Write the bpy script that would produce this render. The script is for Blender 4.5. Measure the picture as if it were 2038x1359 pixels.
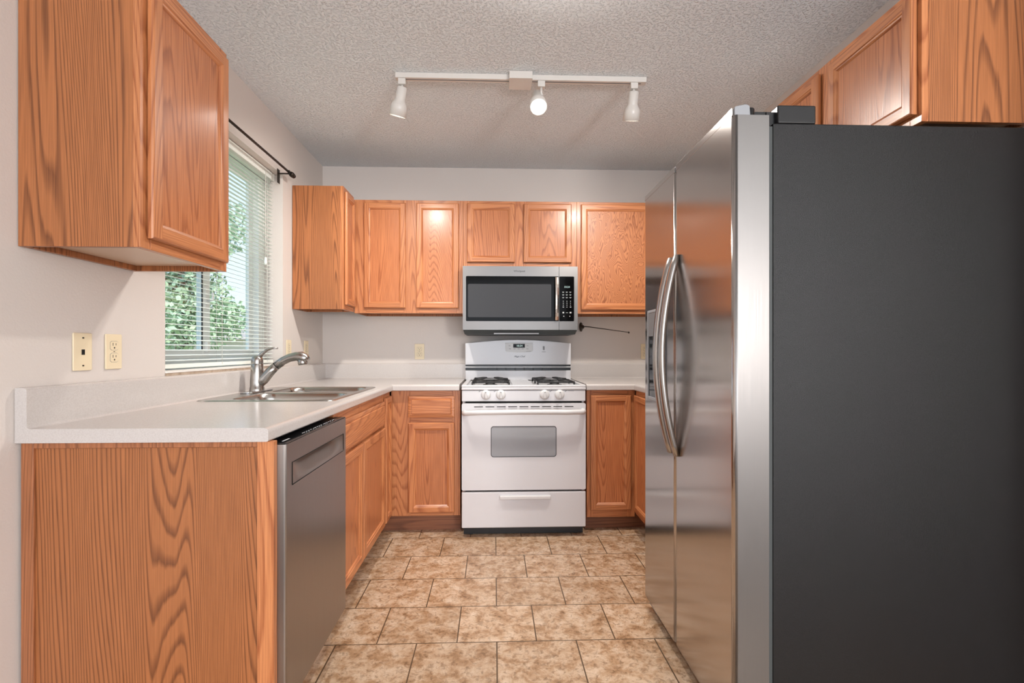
import bpy, bmesh, math, random
from mathutils import Vector, Matrix
random.seed(7)
for o in list(bpy.data.objects): bpy.data.objects.remove(o)
S = bpy.context.scene
COL = S.collection

# ------------------------------------------------------------------ camera
FPX = 1004.0
CH = 1.10
cd = bpy.data.cameras.new('camera'); cam = bpy.data.objects.new('camera', cd); COL.objects.link(cam)
cam.location = (0, 0, CH)
cam.rotation_euler = (math.pi/2, 0, -math.atan(36/1004))
cd.sensor_fit = 'HORIZONTAL'; cd.sensor_width = 36
cd.lens = 36*FPX/2038
cd.shift_y = 16.5/2038
cd.clip_start = 0.02
S.camera = cam
# ------------------------------------------------------------------ view, world, lights
S.view_settings.view_transform = 'Standard'; S.view_settings.look = 'None'
S.view_settings.gamma = 1; S.view_settings.use_curve_mapping = False
S.view_settings.exposure = 0.58

w = bpy.data.worlds.new('world'); S.world = w; w.use_nodes = True
nt = w.node_tree; nt.nodes.clear()
wo = nt.nodes.new('ShaderNodeOutputWorld'); bg = nt.nodes.new('ShaderNodeBackground')
tc = nt.nodes.new('ShaderNodeTexCoord'); sx = nt.nodes.new('ShaderNodeSeparateXYZ'); cr = nt.nodes.new('ShaderNodeValToRGB')
nt.links.new(tc.outputs['Generated'], sx.inputs[0]); nt.links.new(sx.outputs['Z'], cr.inputs[0])
nt.links.new(cr.outputs[0], bg.inputs[0]); nt.links.new(bg.outputs[0], wo.inputs[0])
cr.color_ramp.elements[0].position = 0.0; cr.color_ramp.elements[0].color = (0.66, 0.76, 0.95, 1)
cr.color_ramp.elements[1].position = 0.75; cr.color_ramp.elements[1].color = (0.42, 0.6, 1.0, 1)
bg.inputs[1].default_value = 1.15

def light(name, kind, loc, energy, color, rot=(0, 0, 0), size=None, size_y=None, **kw):
    l = bpy.data.lights.new(name, kind); l.energy = energy; l.color = color
    if size and kind == 'AREA':
        l.size = size
        if size_y: l.shape = 'RECTANGLE'; l.size_y = size_y
    for k, v in kw.items(): setattr(l, k, v)
    o = bpy.data.objects.new(name, l); COL.objects.link(o); o.location = loc; o.rotation_euler = rot
    return o
def look(o, d): o.rotation_euler = Vector(d).to_track_quat('-Z', 'Y').to_euler()

light('sun', 'SUN', (0, 0, 20), 3.2, (1, .95, .88), rot=(math.radians(25), math.radians(38), 0), angle=0.02)
# added area light filling in for daylight from the unseen room behind the camera
light('rear_fill_area', 'AREA', (0.9, -3.45, 1.45), 72, (0.88, 0.94, 1.0), rot=(math.radians(90), 0, 0), size=3.2, size_y=2.0)
# added unseen point light behind the camera, brightens the ceiling and far wall
light('rear_fill_point', 'POINT', (1.8, -2.0, 1.3), 150, (1.0, 0.95, 0.91), shadow_soft_size=.25)

# ------------------------------------------------------------------ geometry helpers
class MB:
    """collects vertices and faces of ONE mesh (world coordinates)"""
    def __init__(s): s.v = []; s.f = []; s.m = []; s.sm = []; s.weld = False
    def add(s, vs, fs, mi=0, smooth=False):
        s.weld = True; return s.raw(vs, fs, mi, smooth)
    def raw(s, vs, fs, mi=0, smooth=False):
        b = len(s.v); s.v += [tuple(p) for p in vs]
        for f in fs: s.f.append([b+i for i in f]); s.m.append(mi); s.sm.append(smooth)
        return s
    def box(s, a, b, mi=0, T=None):
        x0, y0, z0 = [min(p, q) for p, q in zip(a, b)]; x1, y1, z1 = [max(p, q) for p, q in zip(a, b)]
        vs = [(x0,y0,z0),(x1,y0,z0),(x1,y1,z0),(x0,y1,z0),(x0,y0,z1),(x1,y0,z1),(x1,y1,z1),(x0,y1,z1)]
        if T: vs = [T(*p) for p in vs]
        return s.raw(vs, [(3,2,1,0),(4,5,6,7),(0,1,5,4),(1,2,6,5),(2,3,7,6),(3,0,4,7)], mi)
    def prism(s, poly, n0, n1, mi=0, T=None, smooth=False):
        """polygon (u,v) extruded along n"""
        n = len(poly); vs = [(u, v, n0) for u, v in poly]+[(u, v, n1) for u, v in poly]
        if T: vs = [T(*p) for p in vs]
        s.raw(vs, [tuple(range(n)), tuple(range(2*n-1, n-1, -1))], mi)
        b = len(s.v)-2*n
        for i in range(n):
            j = (i+1) % n; s.f.append([b+i, b+j, b+n+j, b+n+i]); s.m.append(mi); s.sm.append(smooth)
        return s
    def tube(s, path, rad, n=12, mi=0, cap=True, flat=1.0):
        P = [Vector(p) for p in path]; R = rad if isinstance(rad, (list, tuple)) else [rad]*len(P)
        t0 = (P[1]-P[0]).normalized(); up = Vector((0, 0, 1)) if abs(t0.z) < .9 else Vector((0, 1, 0))
        nrm = t0.cross(up).normalized(); vs = []
        for i, p in enumerate(P):
            if i == 0: t = t0
            elif i == len(P)-1: t = (P[i]-P[i-1]).normalized()
            else: t = ((P[i+1]-P[i]).normalized()+(P[i]-P[i-1]).normalized()).normalized()
            nrm = (nrm-t*nrm.dot(t)).normalized(); bn = t.cross(nrm)
            for k in range(n):
                a = 2*math.pi*k/n; vs.append(p+(nrm*math.cos(a)+bn*math.sin(a)*flat)*R[i])
        fs = [(i*n+k, i*n+(k+1) % n, (i+1)*n+(k+1) % n, (i+1)*n+k) for i in range(len(P)-1) for k in range(n)]
        s.raw(vs, fs, mi, True)
        if cap:
            b = len(s.v)-len(vs); m = len(P)
            s.f.append([b+k for k in range(n)][::-1]); s.m.append(mi); s.sm.append(False)
            s.f.append([b+(m-1)*n+k for k in range(n)]); s.m.append(mi); s.sm.append(False)
        return s
    def lathe(s, prof, origin, axis, n=28, mi=0):
        """profile of (radius, distance) turned about the axis"""
        A = Vector(axis).normalized(); up = Vector((0, 0, 1)) if abs(A.z) < .9 else Vector((1, 0, 0))
        U = A.cross(up).normalized(); V = A.cross(U); O = Vector(origin); vs = []
        for r, h in prof:
            for k in range(n):
                a = 2*math.pi*k/n; vs.append(O+A*h+(U*math.cos(a)+V*math.sin(a))*max(r, 1e-5))
        fs = [(i*n+k, i*n+(k+1) % n, (i+1)*n+(k+1) % n, (i+1)*n+k) for i in range(len(prof)-1) for k in range(n)]
        return s.add(vs, fs, mi, True)

WP = {}
def obj(name, mb, mats, parent=None, bevel=0, seg=2, origin=None, sharp=False):
    me = bpy.data.meshes.new(name)
    V = [Vector(p) for p in mb.v]
    lo = Vector([min(p[i] for p in V) for i in range(3)]); hi = Vector([max(p[i] for p in V) for i in range(3)])
    c = Vector(origin) if origin is not None else (lo+hi)/2
    if parent is None and origin is None: c.z = lo.z
    me.from_pydata([p-c for p in V], [], mb.f)
    for i, p in enumerate(me.polygons): p.material_index = mb.m[i]; p.use_smooth = mb.sm[i]
    bm = bmesh.new(); bm.from_mesh(me)
    if mb.weld: bmesh.ops.remove_doubles(bm, verts=bm.verts, dist=1e-6)
    bmesh.ops.recalc_face_normals(bm, faces=bm.faces); bm.to_mesh(me); bm.free()
    for m in (mats if isinstance(mats, (list, tuple)) else [mats]): me.materials.append(m)
    o = bpy.data.objects.new(name, me); COL.objects.link(o)
    WP[o.name] = c
    if parent is not None: o.parent = parent; o.location = c-WP[parent.name]
    else: o.location = c
    if bevel:
        b = o.modifiers.new('bevel', 'BEVEL'); b.width = bevel; b.segments = seg; b.limit_method = 'ANGLE'; b.angle_limit = math.radians(40)
        b.harden_normals = True
        for p in me.polygons: p.use_smooth = True
    return o
def thing(name, loc, label, cat, group=None):
    o = bpy.data.objects.new(name, None); COL.objects.link(o); o.location = loc; o.empty_display_size = .05
    WP[o.name] = Vector(loc); o['label'] = label; o['category'] = cat
    if group: o['group'] = group
    return o
def each_box(name, mb, mats, parent, **k):
    for i in range(0, len(mb.v), 8):
        m = MB(); m.v = mb.v[i:i+8]; m.raw([], []); m.f = [(3,2,1,0),(4,5,6,7),(0,1,5,4),(1,2,6,5),(2,3,7,6),(3,0,4,7)]; m.m = [0]*6; m.sm = [False]*6
        obj(name, m, mats, parent, **k)
def struct(name, mb, m, **k):
    o = obj(name, mb, m, **k); o['kind'] = 'structure'; return o
def text(name, txt, size, mat, parent, loc, rot, depth=.0004, align='CENTER', xs=1.0, shear=0):
    cu = bpy.data.curves.new(name, 'FONT'); cu.body = txt; cu.size = size; cu.extrude = depth; cu.align_x = align; cu.align_y = 'CENTER'; cu.shear = shear
    t = bpy.data.objects.new(name+'_curve', cu); COL.objects.link(t)
    dg = bpy.context.evaluated_depsgraph_get(); me = bpy.data.meshes.new_from_object(t.evaluated_get(dg))
    bpy.data.objects.remove(t); M = Matrix.Diagonal((xs, 1, 1, 1)); me.transform(M)
    R = Matrix.Rotation(rot[2], 4, 'Z') @ Matrix.Rotation(rot[1], 4, 'Y') @ Matrix.Rotation(rot[0], 4, 'X'); me.transform(R)
    me.materials.clear(); me.materials.append(mat)
    o = bpy.data.objects.new(name, me); COL.objects.link(o); o.parent = parent; o.location = Vector(loc)-WP[parent.name]; WP[o.name] = Vector(loc)
    return o
def rrect(u0, v0, u1, v1, r, n=5):
    pts = []
    for cx, cy, a0 in ((u1-r, v1-r, 0), (u0+r, v1-r, 90), (u0+r, v0+r, 180), (u1-r, v0+r, 270)):
        for k in range(n+1):
            a = math.radians(a0+90*k/n); pts.append((cx+r*math.cos(a), cy+r*math.sin(a)))
    return pts
# faces: (u, v, n) -> world. u across, v up, n out of the face
def face_px(X): return lambda u, v, n: (X+n, u, v)       # faces +X (left run): u = depth
def face_nx(X): return lambda u, v, n: (X-n, u, v)       # faces -X (right run)
def face_ny(Y): return lambda u, v, n: (u, Y-n, v)       # faces the camera

# ------------------------------------------------------------------ materials
def rgb(r, g, b):
    f = lambda c: (c/255/12.92) if c/255 <= .04045 else ((c/255+.055)/1.055)**2.4
    return (f(r), f(g), f(b), 1)
def mat(name, col, rough=.5, metal=0, spec=.5, bump=None, coat=0, emit=None, estr=0, var=None):
    m = bpy.data.materials.new(name); m.use_nodes = True; N = m.node_tree.nodes; L = m.node_tree.links
    b = N['Principled BSDF']; b.inputs['Base Color'].default_value = col; b.inputs['Roughness'].default_value = rough
    b.inputs['Metallic'].default_value = metal; b.inputs['Specular IOR Level'].default_value = spec
    b.inputs['Coat Weight'].default_value = coat; b.inputs['Coat Roughness'].default_value = .08
    if emit: b.inputs['Emission Color'].default_value = emit; b.inputs['Emission Strength'].default_value = estr
    tc = N.new('ShaderNodeTexCoord')
    if bump:
        sc, st, dist = bump
        n = N.new('ShaderNodeTexNoise'); n.inputs['Scale'].default_value = sc; n.inputs['Detail'].default_value = 3
        L.new(tc.outputs['Object'], n.inputs[0]); bp = N.new('ShaderNodeBump'); bp.inputs['Strength'].default_value = st
        bp.inputs['Distance'].default_value = dist; L.new(n.outputs[0], bp.inputs['Height']); L.new(bp.outputs[0], b.inputs['Normal'])
    if var:   # (colour, scale, low, high)
        c2, sc, lo, hi = var
        n = N.new('ShaderNodeTexNoise'); n.inputs['Scale'].default_value = sc; n.inputs['Detail'].default_value = 6
        L.new(tc.outputs['Object'], n.inputs[0]); r = N.new('ShaderNodeValToRGB'); r.color_ramp.elements[0].position = lo; r.color_ramp.elements[1].position = hi
        r.color_ramp.elements[0].color = col; r.color_ramp.elements[1].color = c2
        L.new(n.outputs[0], r.inputs[0]); L.new(r.outputs[0], b.inputs['Base Color'])
    return m

def oak(name, light_c, dark_c, grain='Z', rings=15, ringw=.35, rough=.38, stretch=.07, fine=.45, coat=.15, detail=1.5, nscale=4.2, dist=.15, lin=22):
    m = bpy.data.materials.new(name); m.use_nodes = True; N = m.node_tree.nodes; L = m.node_tree.links
    b = N['Principled BSDF']; b.inputs['Roughness'].default_value = rough; b.inputs['Coat Weight'].default_value = coat; b.inputs['Coat Roughness'].default_value = .18
    tc = N.new('ShaderNodeTexCoord'); oi = N.new('ShaderNodeObjectInfo')
    mul = N.new('ShaderNodeMath'); mul.operation = 'MULTIPLY'; mul.inputs[1].default_value = 37.0; L.new(oi.outputs['Random'], mul.inputs[0])
    cmb = N.new('ShaderNodeCombineXYZ')
    for i in range(3): L.new(mul.outputs[0], cmb.inputs[i])
    ad = N.new('ShaderNodeVectorMath'); ad.operation = 'ADD'
    def mapped(sc, src):
        mp = N.new('ShaderNodeMapping'); mp.inputs['Scale'].default_value = sc; L.new(src, mp.inputs[0]); return mp.outputs[0]
    ax = 'XYZ'.index(grain)
    s1 = [1, 1, 1]; s1[ax] = stretch
    base = mapped(s1, tc.outputs['Object'])
    L.new(base, ad.inputs[0]); L.new(cmb.outputs[0], ad.inputs[1]); P = ad.outputs[0]
    # growth rings: contour lines of a stretched smooth noise -> cathedrals
    n1 = N.new('ShaderNodeTexNoise'); n1.inputs['Scale'].default_value = nscale; n1.inputs['Detail'].default_value = detail; n1.inputs['Roughness'].default_value = .4; n1.inputs['Distortion'].default_value = dist
    L.new(P, n1.inputs[0])
    m1 = N.new('ShaderNodeMath'); m1.operation = 'MULTIPLY'; m1.inputs[1].default_value = rings*3; L.new(n1.outputs[0], m1.inputs[0])
    dt = N.new('ShaderNodeVectorMath'); dt.operation = 'DOT_PRODUCT'; cv = [lin, lin*.85, lin*.8]; cv[ax] = 0; dt.inputs[1].default_value = cv; L.new(tc.outputs['Object'], dt.inputs[0])
    ml = N.new('ShaderNodeMath'); ml.operation = 'ADD'; L.new(m1.outputs[0], ml.inputs[0]); L.new(dt.outputs['Value'], ml.inputs[1]); m1 = ml
    # fine wobble
    n2 = N.new('ShaderNodeTexNoise'); n2.inputs['Scale'].default_value = 60; n2.inputs['Detail'].default_value = 2; L.new(P, n2.inputs[0])
    m2 = N.new('ShaderNodeMath'); m2.operation = 'MULTIPLY_ADD'; m2.inputs[1].default_value = .5; L.new(n2.outputs[0], m2.inputs[0]); L.new(m1.outputs[0], m2.inputs[2])
    fr = N.new('ShaderNodeMath'); fr.operation = 'FRACT'; L.new(m2.outputs[0], fr.inputs[0])
    r = N.new('ShaderNodeValToRGB'); e = r.color_ramp.elements
    e[0].position = 0; e[0].color = (1, 1, 1, 1); e[1].position = 1; e[1].color = (0, 0, 0, 1)
    x = e.new(ringw); x.color = (.95, .95, .95, 1); x = e.new(.13); x.color = (.25, .25, .25, 1)
    e[0].color = (0, 0, 0, 1)
    x = e.new(.86); x.color = (1, 1, 1, 1)
    L.new(fr.outputs[0], r.inputs[0])
    # pores: very stretched fine streaks
    s3 = [330, 330, 330]; s3[ax] = 6
    n3 = N.new('ShaderNodeTexNoise'); n3.inputs['Scale'].default_value = 1; n3.inputs['Detail'].default_value = 2
    mp3 = mapped(s3, tc.outputs['Object']); L.new(mp3, n3.inputs[0])
    mr = N.new('ShaderNodeMapRange'); mr.inputs[1].default_value = .35; mr.inputs[2].default_value = .65; L.new(n3.outputs[0], mr.inputs[0])
    mx = N.new('ShaderNodeMix'); mx.data_type = 'FLOAT'; mx.inputs[0].default_value = fine
    L.new(r.outputs[0], mx.inputs[2]); L.new(mr.outputs[0], mx.inputs[3])
    c = N.new('ShaderNodeMix'); c.data_type = 'RGBA'; c.inputs[6].default_value = dark_c; c.inputs[7].default_value = light_c
    L.new(mx.outputs[0], c.inputs[0])
    # broad tone change from board to board
    hs = N.new('ShaderNodeHueSaturation'); mv = N.new('ShaderNodeMapRange'); mv.inputs[3].default_value = .93; mv.inputs[4].default_value = 1.06
    L.new(oi.outputs['Random'], mv.inputs[0]); L.new(mv.outputs[0], hs.inputs['Value']); L.new(c.outputs[2], hs.inputs['Color'])
    L.new(hs.outputs[0], b.inputs['Base Color'])
    bp = N.new('ShaderNodeBump'); bp.inputs['Strength'].default_value = .15; bp.inputs['Distance'].default_value = .001
    L.new(mx.outputs[0], bp.inputs['Height']); L.new(bp.outputs[0], b.inputs['Normal'])
    return m
OL = rgb(207, 137, 88); OD = rgb(150, 82, 46)
oakV = oak('oak_vertical_grain', OL, OD, 'Z')
oakX = oak('oak_grain_across', OL, OD, 'X')
oakY = oak('oak_grain_along_run', OL, OD, 'Y')
oakP = oak('oak_door_panel', rgb(202, 130, 84), rgb(144, 78, 44), 'Z', rings=26, stretch=.10, rough=.3)
oakF = oak('oak_figured_panel', rgb(206, 136, 90), rgb(146, 82, 50), 'Z', rings=9, stretch=.3, rough=.4, detail=2.5, fine=.12, ringw=.5, nscale=13, dist=.5, lin=0)
oakS = oak('oak_side_panel', rgb(178, 112, 67), rgb(108, 62, 34), 'Z', rings=30, stretch=.045, ringw=.34, fine=.3, lin=75, rough=.42, coat=.05)
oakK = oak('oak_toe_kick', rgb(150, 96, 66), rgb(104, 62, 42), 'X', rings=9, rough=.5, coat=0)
oakT = oak('oak_trim', rgb(170, 108, 70), rgb(120, 72, 44), 'Z', rings=20, rough=.4)
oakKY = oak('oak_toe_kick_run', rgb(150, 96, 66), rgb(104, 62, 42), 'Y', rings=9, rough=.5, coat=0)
cabin = mat('cabinet_underside', rgb(206, 176, 150), .35)
wallM = mat('wall_paint', rgb(214, 206, 200), .75, bump=(170, .25, .002), spec=.3)
white = mat('white_paint', rgb(236, 233, 228), .5)
tan = mat('bare_plaster_strip', rgb(186, 168, 150), .8, bump=(90, .3, .002), var=(rgb(160, 140, 120), 30, .4, .7))
counterM = mat('laminate_counter', rgb(202, 196, 192), .2, var=(rgb(195, 188, 184), 260, .42, .62), spec=.5)
rangeW = mat('white_enamel', rgb(212, 211, 213), .22, spec=.5)
rangeW2 = mat('white_plastic', rgb(214, 213, 212), .35)
black = mat('black_plastic', rgb(22, 22, 24), .35)
blackgl = mat('black_glass', rgb(14, 14, 16), .06, spec=.6)
iron = mat('cast_iron', rgb(38, 38, 40), .55, bump=(300, .3, .001))
mwglass = mat('microwave_black_glass', rgb(9, 9, 10), .08, spec=.06)
ivory = mat('ivory_plastic', rgb(232, 216, 184), .35)
dark = mat('dark_gap', rgb(12, 11, 10), .9)
grey = mat('grey_plastic', rgb(150, 152, 156), .45)
ovenglass = mat('oven_window_glass', rgb(158, 160, 163), .12, bump=(600, .1, .0004), spec=.6)
greymark = mat('grey_print', rgb(120, 120, 122), .5)
darkmark = mat('dark_print', rgb(40, 40, 42), .5)
litmark = mat('white_print', rgb(205, 208, 210), .5)
led = mat('display_digits', rgb(40, 60, 58), .4, emit=(.75, .95, .9, 1), estr=.55)
chrome = mat('chrome', rgb(200, 200, 202), .12, 1)
bronze = mat('dark_bronze', rgb(52, 44, 38), .4, .7)
blindM = mat('blind_white', rgb(232, 238, 232), .45)
vinyl = mat('window_vinyl', rgb(228, 230, 226), .4)
gasket = mat('dark_gasket', rgb(62, 66, 66), .6)
lampW = mat('lamp_white_enamel', rgb(222, 218, 212), .3)
bulbE = mat('lit_bulb', (1, 1, 1, 1), .4, emit=(1, .93, .82, 1), estr=14)
cord = mat('blind_cord', rgb(225, 222, 214), .6)

def steel(name, col, rough, aniso=.7, wave=0, axis='Z', sc=(900, 900, 5), tan=(0, 1, 0)):
    m = bpy.data.materials.new(name); m.use_nodes = True; N = m.node_tree.nodes; L = m.node_tree.links
    b = N['Principled BSDF']; b.inputs['Base Color'].default_value = col; b.inputs['Metallic'].default_value = 1; b.inputs['Roughness'].default_value = rough
    b.inputs['Anisotropic'].default_value = aniso
    tg = N.new('ShaderNodeCombineXYZ')
    for i in range(3): tg.inputs[i].default_value = tan[i]
    L.new(tg.outputs[0], b.inputs['Tangent'])
    tc = N.new('ShaderNodeTexCoord'); mp = N.new('ShaderNodeMapping'); mp.inputs['Scale'].default_value = sc; L.new(tc.outputs['Object'], mp.inputs[0])
    n = N.new('ShaderNodeTexNoise'); n.inputs['Scale'].default_value = 1; n.inputs['Detail'].default_value = 2; L.new(mp.outputs[0], n.inputs[0])
    mr = N.new('ShaderNodeMapRange'); mr.inputs[3].default_value = rough*.8; mr.inputs[4].default_value = rough*1.25; L.new(n.outputs[0], mr.inputs[0]); L.new(mr.outputs[0], b.inputs['Roughness'])
    bp = N.new('ShaderNodeBump'); bp.inputs['Strength'].default_value = .04; bp.inputs['Distance'].default_value = .0005; L.new(n.outputs[0], bp.inputs['Height'])
    if wave:
        n2 = N.new('ShaderNodeTexNoise'); n2.inputs['Scale'].default_value = 3; L.new(tc.outputs['Object'], n2.inputs[0])
        b2 = N.new('ShaderNodeBump'); b2.inputs['Strength'].default_value = wave; b2.inputs['Distance'].default_value = .01; L.new(n2.outputs[0], b2.inputs['Height']); L.new(bp.outputs[0], b2.inputs['Normal'])
        L.new(b2.outputs[0], b.inputs['Normal'])
    else: L.new(bp.outputs[0], b.inputs['Normal'])
    return m
steelF = steel('fridge_stainless', rgb(184, 178, 174), .17, .75, .001)
steelD = steel('dishwasher_stainless', rgb(158, 151, 146), .34, .5)
steelE = steel('fridge_door_edge', rgb(132, 129, 127), .42, .3)
steelM = steel('microwave_stainless', rgb(130, 127, 125), .4, .4, sc=(5, 900, 900), tan=(0, 0, 1))
steelS = steel('sink_stainless', rgb(190, 188, 184), .22, .3)
nickel = mat('brushed_nickel', rgb(178, 174, 170), .27, 1)
doorside = mat('fridge_door_side', rgb(196, 194, 192), .45, .6)
fridgeB = mat('fridge_black_textured', rgb(11, 11, 13), .25, spec=.4, bump=(650, .7, .0014))

def ceiling_mat():
    m = mat('textured_ceiling', rgb(236, 241, 244), .85, spec=.2); N = m.node_tree.nodes; L = m.node_tree.links; b = N['Principled BSDF']
    tc = N.new('ShaderNodeTexCoord'); n = N.new('ShaderNodeTexNoise'); n.inputs['Scale'].default_value = 95; n.inputs['Detail'].default_value = 2.5; L.new(tc.outputs['Object'], n.inputs[0])
    r = N.new('ShaderNodeMapRange'); r.inputs[1].default_value = .5; r.inputs[2].default_value = .64; L.new(n.outputs[0], r.inputs[0])
    bp = N.new('ShaderNodeBump'); bp.inputs['Strength'].default_value = .85; bp.inputs['Distance'].default_value = .006; L.new(r.outputs[0], bp.inputs['Height']); L.new(bp.outputs[0], b.inputs['Normal'])
    return m
ceilM = ceiling_mat()
def floor_mat():
    m = mat('stone_tile_floor', rgb(200, 170, 140), .38); N = m.node_tree.nodes; L = m.node_tree.links; b = N['Principled BSDF']
    tc = N.new('ShaderNodeTexCoord'); mp = N.new('ShaderNodeMapping'); mp.inputs['Location'].default_value = (.139+3.0, -1.885+2.65+.265, 0); L.new(tc.outputs['Object'], mp.inputs[0])
    br = N.new('ShaderNodeTexBrick'); br.inputs['Scale'].default_value = 1; br.inputs['Brick Width'].default_value = .30; br.inputs['Row Height'].default_value = .2665
    br.inputs['Mortar Size'].default_value = .0028; br.inputs['Mortar Smooth'].default_value = .3; br.offset = .5; br.inputs['Bias'].default_value = 0
    br.inputs['Color1'].default_value = (.35, .35, .35, 1); br.inputs['Color2'].default_value = (.65, .65, .65, 1); L.new(mp.outputs[0], br.inputs[0])
    def noise(sc, det, rgh=.6, dis=0):
        n = N.new('ShaderNodeTexNoise'); n.inputs['Scale'].default_value = sc; n.inputs['Detail'].default_value = det; n.inputs['Roughness'].default_value = rgh; n.inputs['Distortion'].default_value = dis
        L.new(tc.outputs['Object'], n.inputs[0]); return n
    n1 = noise(13, 9, .74, .3); r1 = N.new('ShaderNodeValToRGB'); e = r1.color_ramp.elements
    e[0].position = .3; e[0].color = rgb(122, 92, 66); e[1].position = .72; e[1].color = rgb(222, 202, 180)
    x = e.new(.43); x.color = rgb(172, 136, 102); x = e.new(.54); x.color = rgb(200, 172, 144)
    L.new(n1.outputs[0], r1.inputs[0])
    n2 = noise(48, 6, .7, .8); r2 = N.new('ShaderNodeValToRGB'); r2.color_ramp.elements[0].position = .36; r2.color_ramp.elements[0].color = (.42, .36, .3, 1); r2.color_ramp.elements[1].position = .5; r2.color_ramp.elements[1].color = (1, 1, 1, 1)
    L.new(n2.outputs[0], r2.inputs[0])
    mx = N.new('ShaderNodeMix'); mx.data_type = 'RGBA'; mx.blend_type = 'MULTIPLY'; mx.inputs[0].default_value = .75; L.new(r1.outputs[0], mx.inputs[6]); L.new(r2.outputs[0], mx.inputs[7])
    hs = N.new('ShaderNodeHueSaturation'); mr = N.new('ShaderNodeMapRange'); mr.inputs[1].default_value = .35; mr.inputs[2].default_value = .65; mr.inputs[3].default_value = .9; mr.inputs[4].default_value = 1.08
    L.new(br.outputs['Color'], mr.inputs[0]); L.new(mr.outputs[0], hs.inputs['Value']); L.new(mx.outputs[2], hs.inputs['Color'])
    m3 = N.new('ShaderNodeMix'); m3.data_type = 'RGBA'; L.new(br.outputs['Fac'], m3.inputs[0]); L.new(hs.outputs[0], m3.inputs[6]); m3.inputs[7].default_value = rgb(92, 72, 52)
    L.new(m3.outputs[2], b.inputs['Base Color'])
    bp = N.new('ShaderNodeBump'); bp.invert = True; bp.inputs['Strength'].default_value = .5; bp.inputs['Distance'].default_value = .002; L.new(br.outputs['Fac'], bp.inputs['Height']); L.new(bp.outputs[0], b.inputs['Normal'])
    return m
floorM = floor_mat()
carpetM = mat('brown_floorboards', rgb(96, 80, 68), .6, var=(rgb(78, 64, 54), 12, .4, .6))
def glass_mat():
    m = bpy.data.materials.new('window_glass'); m.use_nodes = True; N = m.node_tree.nodes; L = m.node_tree.links; N.clear()
    o = N.new('ShaderNodeOutputMaterial'); t = N.new('ShaderNodeBsdfTransparent'); t.inputs[0].default_value = (.95, .98, .96, 1)
    g = N.new('ShaderNodeBsdfGlossy'); g.inputs['Roughness'].default_value = .02; mx = N.new('ShaderNodeMixShader'); mx.inputs[0].default_value = .06
    L.new(t.outputs[0], mx.inputs[1]); L.new(g.outputs[0], mx.inputs[2]); L.new(mx.outputs[0], o.inputs[0]); return m
glassM = glass_mat()

# ------------------------------------------------------------------ the room
XL, XR, YB, ZC = -1.25, 1.515, 3.73, 2.44
WY0, WY1, WZ0, WZ1 = 1.965, 3.035, 1.012, 2.135        # window opening
struct('floor', MB().box((-1.45, .55, -.06), (1.7, 3.9, 0)), floorM, origin=(0, 0, 0))
struct('floor_dining', MB().box((-1.45, -3.7, -.06), (4.2, .55, 0)), carpetM)
struct('ceiling', MB().box((-1.45, -3.7, ZC), (4.2, 3.9, ZC+.1)), ceilM)
mb = MB()
mb.box((XL-.17, -3.7, 0), (XL, WY0, ZC)); mb.box((XL-.17, WY1, 0), (XL, 3.9, ZC))
mb.box((XL-.17, WY0, 0), (XL, WY1, WZ0)); mb.box((XL-.17, WY0, WZ1), (XL, WY1, ZC))
struct('wall_left', mb, wallM)
struct('wall_back', MB().box((XL, YB, 0), (XR, YB+.17, ZC)), wallM)
struct('wall_right', MB().box((XR, .75, 0), (XR+.14, 3.9, ZC)), wallM)
struct('wall_dining', MB().box((XR+.14, .75, 0), (4.2, .9, ZC)).box((4.05, -3.5, 0), (4.2, .75, ZC)), wallM)
mb = MB(); mb.box((XL, -3.7, 0), (-.75, -3.5, ZC)); mb.box((2.55, -3.7, 0), (4.2, -3.5, ZC)); mb.box((-.75, -3.7, 2.45-.0), (2.55, -3.5, ZC)); mb.box((-.75, -3.7, 0), (2.55, -3.5, .42)); mb.box((-.75, -3.7, 2.3), (2.55, -3.5, ZC))
struct('wall_rear', mb, wallM)

# ---- window
mb = MB(); fx0, fx1 = XL-.165, XL-.105
mb.box((fx0, WY0, WZ0), (fx1, WY1, WZ0+.05)); mb.box((fx0, WY0, WZ1-.05), (fx1, WY1, WZ1))
mb.box((fx0, WY0, WZ0+.05), (fx1, WY0+.045, WZ1-.05)); mb.box((fx0, WY1-.075, WZ0+.05), (fx1, WY1, WZ1-.05))
win = struct('window_1', mb, vinyl, bevel=.003)
def sash(y0, y1, x0, x1, st, name):
    m = MB(); z0, z1 = WZ0+.05, WZ1-.05
    m.box((x0, y0, z0), (x1, y0+st, z1)); m.box((x0, y1-st, z0), (x1, y1, z1)); m.box((x0, y0+st, z0), (x1, y1-st, z0+.035)); m.box((x0, y0+st, z1-.035), (x1, y1-st, z1))
    o = obj(name, m, vinyl, win, bevel=.002)
    xm = (x0+x1)/2
    obj('pane', MB().box((xm-.002, y0+st-.004, z0+.03), (xm+.002, y1-st+.004, z1-.03)), glassM, o)
    return o
s1 = sash(WY0+.045, 2.475, fx0+.032, fx0+.052, .065, 'sliding_sash')
s2 = sash(2.44, WY1-.075, fx0+.006, fx0+.026, .045, 'fixed_sash')
obj('meeting_gasket', MB().box((fx0+.050, 2.404, WZ0+.085), (fx0+.0535, 2.412, WZ1-.085)), gasket, win)
mb = MB(); mb.box((fx0+.052, 2.425, 1.30), (fx0+.060, 2.451, 1.40)); mb.tube([(fx0+.06, 2.438, 1.33), (fx0+.085, 2.438, 1.335), (fx0+.088, 2.433, 1.37)], .006, 8)
obj('latch', mb, white, win)
obj('latch', MB().box((fx0+.052, 2.425, 1.09), (fx0+.068, 2.449, 1.14)), white, win, bevel=.002)
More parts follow.
